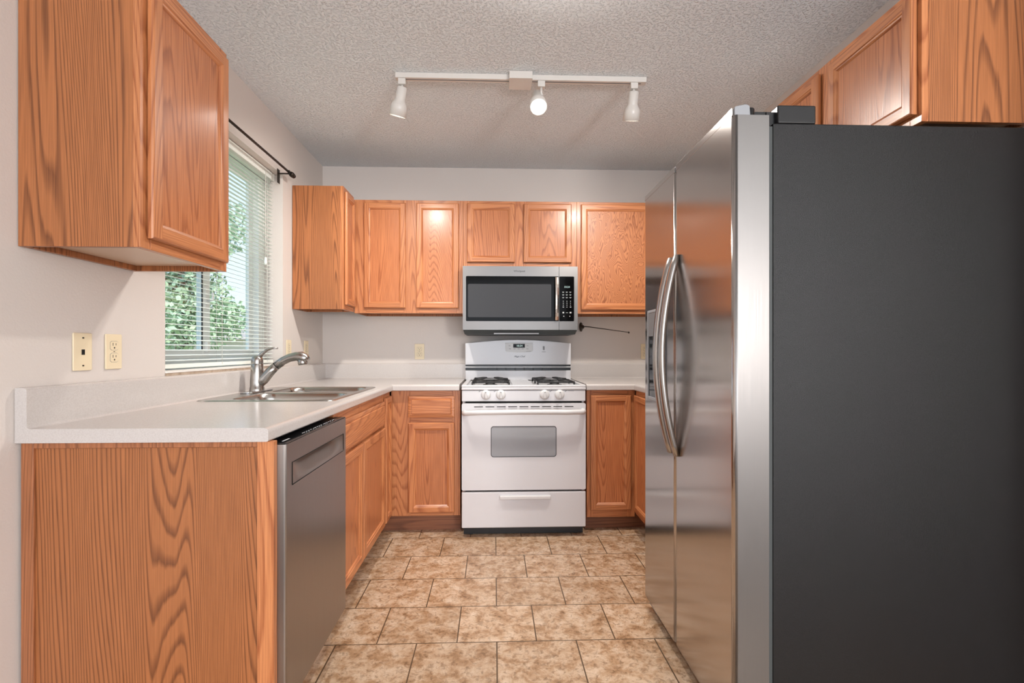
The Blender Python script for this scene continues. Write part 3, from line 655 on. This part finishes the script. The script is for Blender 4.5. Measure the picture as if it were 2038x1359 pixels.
# control panel
cpn = obj('control_panel', MB().box((RX0, YD+.008, .797), (RX1, YD+.05, .862)), rangeW, rg, bevel=.004)
kx = [-.047, .041, .298, .387]
for x in kx:
    k_ = obj('knob', MB().lathe([(.029, 0), (.029, .004), (.0265, .006), (.0235, .016), (.021, .0175), (0, .0178)], (x, YD+.0078, .836), (0, -1, 0), 28), rangeW2, rg)
    obj('grip', MB().box((x-.005, YD-.024, .816), (x+.005, YD-.009, .856)), rangeW2, k_, bevel=.0035)
    obj('pointer_mark', MB().box((x-.0018, YD-.0245, .849), (x+.0018, YD-.0235, .854)), darkmark, k_)
mb = MB()
for x, dx in ((kx[0], -.038), (kx[1], -.038), (kx[2], .034), (kx[3], .034)):
    mb.box((x+dx-.003, YD+.0074, .853), (x+dx+.003, YD+.0082, .858)); mb.box((x+dx+.004, YD+.0074, .857), (x+dx+.009, YD+.0082, .861-.0015)); mb.box((x-.001, YD+.0074, .858), (x+.001, YD+.0082, .861))
mb.box((kx[3]+.052, YD+.0074, .8565), (kx[3]+.085, YD+.0082, .858))
each_box('burner_mark', mb, greymark, cpn)
obj('panel_gap', MB().box((RX0+.02, YD+.02, .786), (RX1-.02, YD+.046, .797)), dark, rg)
# oven door
T = face_ny(YD)
mb = MB(); wz0, wz1, wx0, wx1 = .470, .652, -.018, .368; dz0, dz1 = .277, .785
outer = rrect(RX0, dz0, RX1, dz1, .008, 3); inner = rrect(wx0, wz0, wx1, wz1, .016, 5)
bm = bmesh.new()
def lp(pts): 
    vs = [bm.verts.new(T(u, v, 0)) for u, v in pts]; return [bm.edges.new((vs[i], vs[(i+1) % len(vs)])) for i in range(len(vs))]
bmesh.ops.triangle_fill(bm, edges=lp(outer)+lp(inner), use_beauty=True); bm.verts.index_update()
mb.add([v.co.copy() for v in bm.verts], [[v.index for v in f.verts] for f in bm.faces]); bm.free()
for P_, d_ in ((outer, -.038), (inner, -.004)):
    n = len(P_); mb.add([T(u, v, 0) for u, v in P_]+[T(u, v, d_) for u, v in P_], [(i, (i+1) % n, n+(i+1) % n, n+i) for i in range(n)], 0, True)
n = len(outer); mb.add([T(u, v, -.038) for u, v in outer], [tuple(range(n))])
od = obj('oven_door', mb, rangeW, rg)
wn = obj('oven_window', MB().prism(rrect(wx0, wz0, wx1, wz1, .016, 5), -.006, -.003, T=T), ovenglass, od)
mb = MB(); o_ = rrect(wx0, wz0, wx1, wz1, .016, 5); i_ = rrect(wx0+.004, wz0+.004, wx1-.004, wz1-.004, .013, 5); n = len(o_)
mb.add([T(u, v, -.0025) for u, v in o_]+[T(u, v, -.0025) for u, v in i_], [(i, (i+1) % n, n+(i+1) % n, n+i) for i in range(n)]); obj('window_border', mb, darkmark, od)
for k in range(9):
    x = RX0+.072+k*.0665
    obj('vent_slot', MB().box((x, YD-.0006, .764), (x+.052, YD+.001, .7685)), dark, od)
    if 1 < k < 8: obj('vent_slot', MB().box((x, YD-.0006, .7545), (x+.052, YD+.001, .756)), greymark, od)
mb = MB(); zc = .737
pth = [(RX0+.016, YD, zc-.006), (RX0+.018, YD-.03, zc-.004), (RX0+.03, YD-.046, zc-.002)]+[(RX0+.03+(RX1-RX0-.06)*t/8, YD-.05-.006*math.sin(math.pi*t/8), zc+.004*math.sin(math.pi*t/8)) for t in range(1, 8)]+[(RX1-.03, YD-.046, zc+.002), (RX1-.018, YD-.03, zc+.004), (RX1-.016, YD, zc+.004)]
mb.tube(pth, [.017]+[.0145]*(len(pth)-2)+[.017], 16); obj('door_handle', mb, rangeW2, od)
obj('drawer_gap', MB().box((RX0+.02, YD+.02, .266), (RX1-.02, YD+.046, .277)), dark, rg)
dr = obj('storage_drawer', MB().box((RX0-.001, YD+.001, .056), (RX1+.001, YD+.04, .266)), rangeW, rg, bevel=.006)
mb = MB().box((.035, YD-.014, .226), (.333, YD-.006, .244)).box((.035, YD-.014, .240), (.333, YD+.003, .245)); obj('drawer_handle', mb, rangeW2, dr, bevel=.003)
# backguard
YG = 3.60; T = face_ny(YG); gx0, gx1 = -.205, .553
obj('back_riser', MB().box((gx0+.002, YG-.004, .885), (gx1-.002, 3.70, .953)), rangeW, rg, bevel=.004)
mb = MB().box((gx0+.002, YG+.012, .953), (gx1-.002, 3.70, .996)); obj('vent_recess', mb, black, rg)
obj('vent_bar', MB().box((gx0, YG-.004, .973), (gx1, YG+.02, .981)), rangeW, rg, bevel=.002)
mb = MB()
for k in range(8): mb.box((gx0+.16+k*.065, YG+.003, .954), (gx0+.166+k*.065, YG+.012, .972))
each_box('vent_rib', mb, gasket, rg)
poly = [(gx0, .993), (gx1, .993), (gx1, 1.148)]+[(gx1-(gx1-gx0)*t/16, 1.148+.026*math.sin(math.pi*t/16)) for t in range(1, 16)]+[(gx0, 1.148)]
bgd = obj('backguard', MB().prism(poly, 0, -.10, T=T), rangeW, rg, bevel=.006)
cl = obj('clock_panel', MB().prism([(.082, 1.098), (.09, 1.086), (.18, 1.080), (.272, 1.086), (.278, 1.098), (.278, 1.15), (.082, 1.15)], -.001, .003, T=T), rangeW2, bgd, bevel=.0015)
obj('display', MB().box((.138, YG-.0045, 1.115), (.221, YG-.0028, 1.142)), mwglass, cl)
text('display_digits', '10:24', .020, led, cl, (.182, YG-.0048, 1.128), (math.pi/2, 0, 0))
mb = MB()
for x in (.106, .234): mb.box((x, YG-.0036, 1.127), (x+.012, YG-.0029, 1.130))
for x in (.108, .14, .17, .198, .232): mb.box((x, YG-.0036, 1.105), (x+.014, YG-.0029, 1.108))
mb.box((.23, YG-.0036, 1.088), (.265, YG-.0029, 1.090)); each_box('button_mark', mb, greymark, cl)
lt = obj('light_switch', MB().box((.35, YG-.003, 1.098), (.362, YG+.001, 1.126)), grey, bgd, bevel=.002); obj('switch_print', MB().box((.343, YG-.0008, 1.084), (.37, YG, 1.087)), greymark, bgd)
text('brand_lettering', 'Magic Chef', .017, darkmark, bgd, (.182, YG-.0009, 1.052), (math.pi/2, 0, 0), shear=.35)

# ------------------------------------------------------------------ microwave
YM = 3.33; T = face_ny(YM); mx0, mx1, mz0, mz1 = -.205, .556, 1.232, 1.652
mw = thing('microwave', (.175, 3.5, 1.2), 'stainless over-the-range microwave mounted under the short cabinet', 'microwave')
obj('body', MB().box((mx0+.004, YM+.03, mz0+.002), (mx1-.004, 3.725, mz1-.0015)), black, mw)
mb = MB().add([(mx0+.002, YM+.012, mz0), (mx1-.002, YM+.012, mz0), (mx1-.002, 3.72, 1.232), (mx0+.002, 3.72, 1.232), (mx0+.01, YM+.05, 1.204), (mx1-.01, YM+.05, 1.204), (mx1-.01, 3.70, 1.204), (mx0+.01, 3.70, 1.204)],
              [(3,2,1,0),(4,5,6,7),(0,1,5,4),(1,2,6,5),(2,3,7,6),(3,0,4,7)])
und = obj('underside_tray', mb, gasket, mw)
obj('lamp_lens', MB().box((.0, YM+.030, 1.2045), (.30, YM+.035, 1.212)), litmark, und)
def framed(name, u0, u1, v0, v1, hole, th, m, par, r=.01):
    bm = bmesh.new()
    def lp(pts):
        vs = [bm.verts.new(T(u, v, 0)) for u, v in pts]; return [bm.edges.new((vs[i], vs[(i+1) % len(vs)])) for i in range(len(vs))]
    inner = rrect(*hole, r, 4); outer = rrect(u0, v0, u1, v1, .003, 2)
    bmesh.ops.triangle_fill(bm, edges=lp(outer)+lp(inner), use_beauty=True); bm.verts.index_update()
    mb = MB(); mb.add([v.co.copy() for v in bm.verts], [[v.index for v in f.verts] for f in bm.faces]); bm.free()
    for P_, d_ in ((outer, -th), (inner, -.006)):
        n = len(P_); mb.add([T(u, v, 0) for u, v in P_]+[T(u, v, d_) for u, v in P_], [(i, (i+1) % n, n+(i+1) % n, n+i) for i in range(n)])
    mb.add([T(u, v, -th) for u, v in outer], [tuple(range(len(outer)))])
    return obj(name, mb, m, par)
seam = .432
md = framed('door', mx0, seam-.0012, mz0, mz1, (mx0+.021, mz0+.057, seam-.002-.0, mz1-.066), .03, steelM, mw, .006)
gl = obj('door_glass', MB().box((mx0+.0205, YM+.0012, mz0+.0565), (seam-.0012, YM+.006, mz1-.0655)), mwglass, md)
mesh_m = mat('microwave_window_mesh', rgb(64, 65, 68), .4, bump=(700, .1, .0003), spec=.15)
obj('window_screen', MB().prism(rrect(mx0+.034, mz0+.083, seam-.052, mz1-.118, .008, 4), -.0012, -.0006, T=T), mesh_m, md)
cp = framed('control_panel', seam+.0012, mx1, mz0, mz1, (seam+.0018, mz0+.057, mx1-.024, mz1-.066), .03, steelM, mw, .006)
kp = obj('keypad', MB().box((seam+.0012, YM+.0012, mz0+.0565), (mx1-.0235, YM+.006, mz1-.0655)), mwglass, cp)
hx0, hx1 = seam-.03, seam-.004
mb = MB(); pts = []
for k in range(13):
    t = k/12; z = mz0+.063+(mz1-.073-mz0-.063)*t; o_ = .012+.026*math.sin(math.pi*t)**.7
    pts.append((z, o_))
vs = []
for z, o_ in pts: vs += [(hx0, YM-o_+.009, z), (hx0+.003, YM-o_-.001, z), ((hx0+hx1)/2, YM-o_-.003, z), (hx1-.003, YM-o_-.001, z), (hx1, YM-o_+.009, z)]
mb.add(vs, [(i*5+k, i*5+(k+1) % 5, (i+1)*5+(k+1) % 5, (i+1)*5+k) for i in range(12) for k in range(5)]+[(0,1,2,3,4), (60,61,62,63,64)], 0, False)
mb.box((hx0+.004, YM-.010, mz0+.064), (hx1-.004, YM+.002, mz0+.085)); mb.box((hx0+.004, YM-.010, mz1-.096), (hx1-.004, YM+.002, mz1-.075))
steelH = steel('microwave_handle_steel', rgb(222, 214, 206), .22, .3); obj('handle', mb, steelH, md)
text('display_digits', '10:24', .018, led, kp, (.484, YM+.0008, 1.516), (math.pi/2, 0, 0))
mb = MB()
def pm(x, z, w_, h_=.0022): mb.box((x-w_/2, YM+.0006, z), (x+w_/2, YM+.0013, z+h_))
for z in (1.482, 1.464, 1.446):
    for x in (.459, .483, .507): pm(x, z, .013); pm(x, z-.004, .008, .0015)
for z in (1.420, 1.407, 1.394, 1.381):
    for x in (.460, .484, .508): pm(x, z, .0045 if z > 1.385 or x == .484 else .009, .0045)
for x in (.460, .508): pm(x, 1.342, .011, .009)
pm(.484, 1.345, .014, .002); pm(.463, 1.32, .006, .005); pm(.503, 1.32, .005, .005)
each_box('key_mark', mb, litmark, kp)
text('brand_lettering', 'Whirlpool', .018, darkmark, md, (.168, YM-.0006, 1.619), (math.pi/2, 0, 0))

# ------------------------------------------------------------------ refrigerator
FX, FY0, FY1, FZ1 = .645, 1.345, 2.140, 1.752
T = face_nx(FX)
fr = thing('refrigerator', (1.07, 1.75, 0), 'large side-by-side refrigerator, stainless doors and black textured side', 'refrigerator')
obj('case', MB().box((.758, FY0, .03), (1.476, FY1-.01, 1.716)), fridgeB, fr, bevel=.003)
obj('base', MB().box((.79, FY0+.03, .0), (1.46, FY1-.04, .03)), black, fr)
mb = MB().prism([(FX+.03, .018), (FX+.10, .012), (.79, .012), (.79, .05), (FX+.03, .05)], FY0+.03, FY1-.06, T=lambda u, v, n: (u, n, v))
mb.prism([(FX+.012, .03), (FX+.03, .012), (FX+.10, .012), (FX+.10, .052), (FX+.012, .052)], FY1-.115, FY1-.03, T=lambda u, v, n: (u, n, v))
obj('base_grille', mb, grey, fr, bevel=.004)
def fdoor(y0, y1, name):
    """door slab with softly rounded vertical edges, steel skin in front, grey sides"""
    mb = MB(); z0, z1 = .055, FZ1-.018; r = .012
    P = [(FX+.098, y0)]+[(FX+r-r*math.sin(math.radians(a)), y0+r-r*math.cos(math.radians(a))) for a in (0, 30, 60, 90)]+[(FX+r-r*math.cos(math.radians(a)), y1-r+r*math.sin(math.radians(a))) for a in (0, 30, 60, 90)]+[(FX+.098, y1)]
    n = len(P)
    mb.add([(x, y, z0) for x, y in P]+[(x, y, z1) for x, y in P], [])
    for i in range(n-1): mb.f.append([i, i+1, n+i+1, n+i]); mb.m.append(0 if 1 < i < n-3 else 1); mb.sm.append(1 <= i <= n-3 and i != 4)
    mb.f.append(list(range(n))); mb.f.append(list(range(n, 2*n))); mb.f.append([n-1, 0, n, 2*n-1]); mb.m += [1, 1, 1]; mb.sm += [False]*3
    return obj(name, mb, [steelF, steelE], fr)
YS = 1.775
dN = fdoor(FY0-.008, YS-.0025, 'door'); dN['label'] = 'nearer and wider refrigerator door'
dF = fdoor(YS+.0025, FY1, 'door'); dF['label'] = 'farther, narrower door with the dispenser'
for d_, a, b in ((dN, FY0-.006, YS-.004), (dF, YS+.004, FY1-.002)):
    obj('gasket', MB().box((FX+.099, a+.006, .06), (FX+.1115, b-.006, FZ1-.045)), gasket, d_)
    # top cap stepped down towards the hinge
    zt_ = FZ1-.018
    obj('top_cap', MB().prism([(FX+.004, zt_+.0003), (FX+.048, zt_+.0003), (FX+.046, FZ1+.008), (FX+.036, FZ1+.012), (FX+.008, FZ1+.006), (FX+.004, FZ1+.002)], a, b, T=lambda u, v, n: (u, n, v)), grey, d_, bevel=.002)
    obj('top_lip', MB().box((FX-.0002, a+.006, zt_+.0003), (FX+.0036, b-.002, FZ1+.003)), steelF, d_, bevel=.001)

# hinges with their covers
for y in (FY0+.03, FY1-.07):
    zh = FZ1-.0175
    mb = MB().lathe([(.012, 0), (.0125, .030), (.010, .033), (0, .033)], (FX+.064, y, zh), (0, 0, 1), 20)
    mb.box((FX+.070, y-.008, zh+.004), (FX+.13, y+.012, zh+.022)); mb.box((FX+.105, y-.012, 1.7165), (FX+.13, y+.03, zh+.02)); h = obj('hinge', mb, black, fr)
    obj('hinge_cover', MB().box((FX+.128, y-.028, 1.7165), (FX+.235, y+.06, 1.768)), black, h, bevel=.005)
def fhandle(yc, name, door_):
    mb = MB(); z0, z1 = .728, 1.432; N_ = 20; vs = []
    for k in range(N_+1):
        t = k/N_; z = z0+(z1-z0)*t; o_ = .004+.055*math.sin(math.pi*t)**.85; hw, tk = .0145, .010
        for (dy, dn) in ((-hw, -tk), (-hw, tk*.2), (-hw*.6, tk), (hw*.6, tk), (hw, tk*.2), (hw, -tk)): vs.append(T(yc+dy, z, max(o_+dn, .0006)))
    m = 6; mb.add(vs, [(i*m+k, i*m+(k+1) % m, (i+1)*m+(k+1) % m, (i+1)*m+k) for i in range(N_) for k in range(m)]+[tuple(range(m)), tuple(N_*m+k for k in range(m))], 0, True)
    obj(name, mb, nickel, door_)
fhandle(1.748, 'handle', dN); fhandle(1.808, 'handle', dF)
# dispenser
mb = MB(); yd0, yd1, zd0, zd1 = 1.868, 2.085, .895, 1.262
mb.box((FX-.006, yd0, zd0), (FX+.0005, yd0+.012, zd1)); mb.box((FX-.006, yd1-.012, zd0), (FX+.0005, yd1, zd1)); mb.box((FX-.006, yd0+.012, zd0), (FX+.0005, yd1-.012, zd0+.014)); mb.box((FX-.006, yd0+.012, zd1-.012), (FX+.0005, yd1-.012, zd1))
ds = obj('dispenser', mb, grey, dF, bevel=.003)
obj('dispenser_panel', MB().box((FX-.004, yd0+.012, 1.155), (FX-.0005, yd1-.012, zd1-.012)), greymark, ds)
obj('dispenser_recess', MB().box((FX-.002, yd0+.012, zd0+.014), (FX-.0006, yd1-.012, 1.155)), blackgl, ds)
obj('paddle', MB().box((FX-.008, 1.94, 1.02), (FX-.002, 2.01, 1.12)), black, ds, bevel=.004)

# ------------------------------------------------------------------ wall plates
def plate(T, u, v, kind, label, group=None, uw=.07):
    p0 = T(u, v, 0); t = thing('wall_outlet' if kind == 'outlet' else 'phone_jack', p0, label, 'outlet' if kind == 'outlet' else 'wall plate', group)
    pl = obj('cover_plate', MB().prism(rrect(u-uw/2, v-.057, u+uw/2, v+.057, .003, 2), .0005, .0055, T=T), ivory, t, bevel=.002)
    if kind == 'outlet':
        for dv in (-.0195, .0195):
            rr = [(u-.0165, v+dv-.0105), (u-.0105, v+dv-.0143), (u+.0105, v+dv-.0143), (u+.0165, v+dv-.0105), (u+.0165, v+dv+.0105), (u+.0105, v+dv+.0143), (u-.0105, v+dv+.0143), (u-.0165, v+dv+.0105)]
            bigger = [(u+(a-u)*1.06, v+dv+(b-v-dv)*1.06) for a, b in rr]
            obj('socket_rim', MB().prism(bigger, .0054, .0058, T=T), greymark, t)
            s_ = obj('socket', MB().prism(rr, .005, .0066, T=T), ivory, t)
            mb = MB().box((u-.0075, v+dv+.000, .0064), (u-.0055, v+dv+.009, .0069), T=T).box((u+.0055, v+dv+.001, .0064), (u+.0075, v+dv+.008, .0069), T=T).box((u-.0022, v+dv-.0095, .0064), (u+.0022, v+dv-.0045, .0069), T=T)
            obj('slots', mb, dark, s_)
        obj('screw', MB().box((u-.003, v-.001, .0054), (u+.003, v+.001, .0062), T=T), bronze, t)
    else:
        obj('jack', MB().box((u-.006, v-.009, .005), (u+.006, v+.007, .0062), T=T), dark, t)
        for dv in (-.042, .042): obj('screw', MB().box((u-.003, v+dv-.002, .005), (u+.003, v+dv+.002, .0063), T=T), bronze, t)
TL = face_px(XL); TB = face_ny(YB)
plate(TL, 1.575, 1.094, 'jack', 'ivory phone jack plate on the left wall, nearest the camera')
plate(TL, 1.70, 1.094, 'outlet', 'ivory double outlet beside the phone jack on the left wall')
plate(TL, 3.115, 1.103, 'outlet', 'ivory double outlet on the left wall just past the window')
plate(TL, 3.40, 1.103, 'outlet', 'ivory double outlet in the back left corner behind the faucet spout')
plate(TB, -.546, 1.087, 'outlet', 'ivory double outlet on the back wall left of the range')
plate(TB, 1.13, 1.087, 'outlet', 'ivory outlet on the back wall at the edge of the refrigerator')

# ------------------------------------------------------------------ paper towel bar
tb = thing('paper_towel_holder', (.655, YB, 1.268), 'dark metal paper towel arm drooping from a round wall base right of the microwave', 'paper towel holder')
A_ = Vector((.85, -.52, 0))
mb = MB().lathe([(0, 0), (.034, 0), (.034, .003), (.028, .006), (.012, .007), (.012, .022), (0, .023)], (.64, 3.695, 1.268), A_, 24); mb.tube([(.655, 3.693, 1.268), (.66, 3.7295, 1.268)], .01, 10)
obj('base_plate', mb, bronze, tb)
obj('arm', MB().tube([(.655, 3.688, 1.272), (.70, 3.68, 1.268), (.985, 3.66, 1.228), (.985, 3.66, 1.234)], .0035, 10), bronze, tb)
obj('arm_tip', MB().lathe([(0, 0), (.006, .001), (.006, .008), (0, .009)], (.983, 3.66, 1.226), (1, 0, -.1), 12), bronze, tb)

# ------------------------------------------------------------------ track light
tk = thing('track_light', (.137, 2.465, ZC), 'white ceiling track light with three adjustable spot heads', 'track light')
TY = 2.468
mb = MB().box((-.476, TY-.0175, ZC-.026), (.749, TY+.0175, ZC-.0005)); obj('rail', mb, lampW, tk, bevel=.001)
obj('rail_slot', MB().box((-.45, TY-.004, ZC-.0267), (.725, TY+.004, ZC-.0258)), greymark, tk)
obj('power_box', MB().box((.074, TY-.05, ZC-.036), (.186, TY+.062, ZC-.0006)), lampW, tk, bevel=.002)
def head(x, d, elbow=False, drop=.03, energy=42):
    d = Vector(d).normalized(); top = Vector((x, TY, ZC-.026))
    hd = obj('spot_head', MB().box((x-.018, TY-.016, ZC-.056), (x+.018, TY+.016, ZC-.0268)), lampW, tk, bevel=.002)
    j = Vector((x, TY, ZC-.056-drop))
    obj('stem', MB().tube([(x, TY, ZC-.055), j], .006, 10).lathe([(0, -.004), (.011, 0), (.011, .006), (0, .01)], j-Vector((0, 0, .002)), (0, 0, 1), 12), lampW, hd)
    c0 = j-d*.006 if not elbow else j+Vector((-.022, .0, -.01))-d*.03
    sh = obj('lamp_shade', MB().lathe([(0, 0), (.018, .0), (.0245, .006), (.0255, .06), (.027, .066), (.036, .080), (.0405, .09), (.0415, .136), (.0385, .136), (.0375, .092), (.024, .07), (0, .07)], c0, d, 32), lampW, hd)
    b_ = obj('bulb', MB().lathe([(0, .128), (.018, .127), (.030, .122), (.0355, .115), (.034, .105), (.02, .085), (0, .08)], c0, d, 28), bulbE, hd)
    l = light('spot_lamp', 'SPOT', c0+d*.14, energy, (1, .945, .88), spot_size=math.radians(165), spot_blend=1.0, shadow_soft_size=.035)
    look(l, d)
head(-.445, (-.25, .32, -1), drop=.012)
head(.232, (.03, -.62, -.75), elbow=True, drop=.035)
head(.69, (.0, .42, -1), drop=.012)

# ------------------------------------------------------------------ outside the window
grass = mat('lawn', rgb(150, 168, 120), .9, var=(rgb(120, 140, 92), 1.2, .4, .6))
obj_g = struct('ground', MB().box((-60, -20, -.65), (-1.45, 60, -.45)), grass)
leafM = mat('leaf', rgb(166, 190, 158), .6, var=(rgb(190, 208, 172), 2.0, .4, .6)); barkM = mat('bark', rgb(120, 104, 90), .9)
def tree(name, base, h, r, n, label, seed):
    rd = random.Random(seed); x, y, z = base
    t = thing(name, base, label, 'tree')
    mb = MB().tube([(x, y, z), (x+.05, y, z+h*.4), (x, y+.05, z+h*.7)], [.11*r, .08*r, .05*r], 8)
    for k in range(7):
        a = rd.random()*6.28; hh = h*(.3+.06*k); mb.tube([(x, y, z+hh), (x+r*.6*math.cos(a), y+r*.6*math.sin(a), z+hh+h*.22)], [.04*r, .012*r], 6)
    obj('trunk', mb, barkM, t)
    mb = MB()
    cl = [(x+rd.uniform(-.55, .55)*r, y+rd.uniform(-.55, .55)*r, z+h*rd.uniform(.38, .92), r*rd.uniform(.3, .5)) for _ in range(16)]
    for k in range(n):
        cx_, cy_, cz_, cr_ = rd.choice(cl); v = Vector((rd.gauss(0, 1), rd.gauss(0, 1), rd.gauss(0, 1))).normalized()*cr_*rd.random()**.4
        p = Vector((cx_, cy_, cz_))+v; a = Vector((rd.uniform(-1, 1), rd.uniform(-1, 1), rd.uniform(-1, 1))).normalized(); b_ = a.cross(Vector((rd.uniform(-1, 1), rd.uniform(-1, 1), rd.uniform(-1, 1)))).normalized()
        s_ = .075*rd.uniform(.7, 1.4); mb.add([p-a*s_, p+b_*s_*.6, p+a*s_, p-b_*s_*.6], [(0,1,2,3)])
    obj('foliage', mb, leafM, t)
tree('tree', (-8.6, 14.2, -.45), 5.6, 1.9, 9000, 'leafy green tree outside, seen through the window blind', 3)
tree('tree', (-7.7, 10.2, -.45), 4.6, 1.3, 4500, 'second leafy tree outside at the left edge of the window', 5)
sid = mat('house_siding', rgb(222, 208, 196), .8); roofM = mat('house_roof', rgb(170, 160, 152), .9)
hs_ = thing('neighbor_house', (-17, 27, -.45), 'pale low neighbouring house far outside the window', 'house')
obj('wall', MB().box((-22, 25, -.45), (-12.2, 31, 1.6)), sid, hs_)
obj('roof', MB().prism([(24.5, 1.6), (31.5, 1.6), (28, 2.5)], -22.4, -11.8, T=lambda u, v, n: (n, u, v)), roofM, hs_)
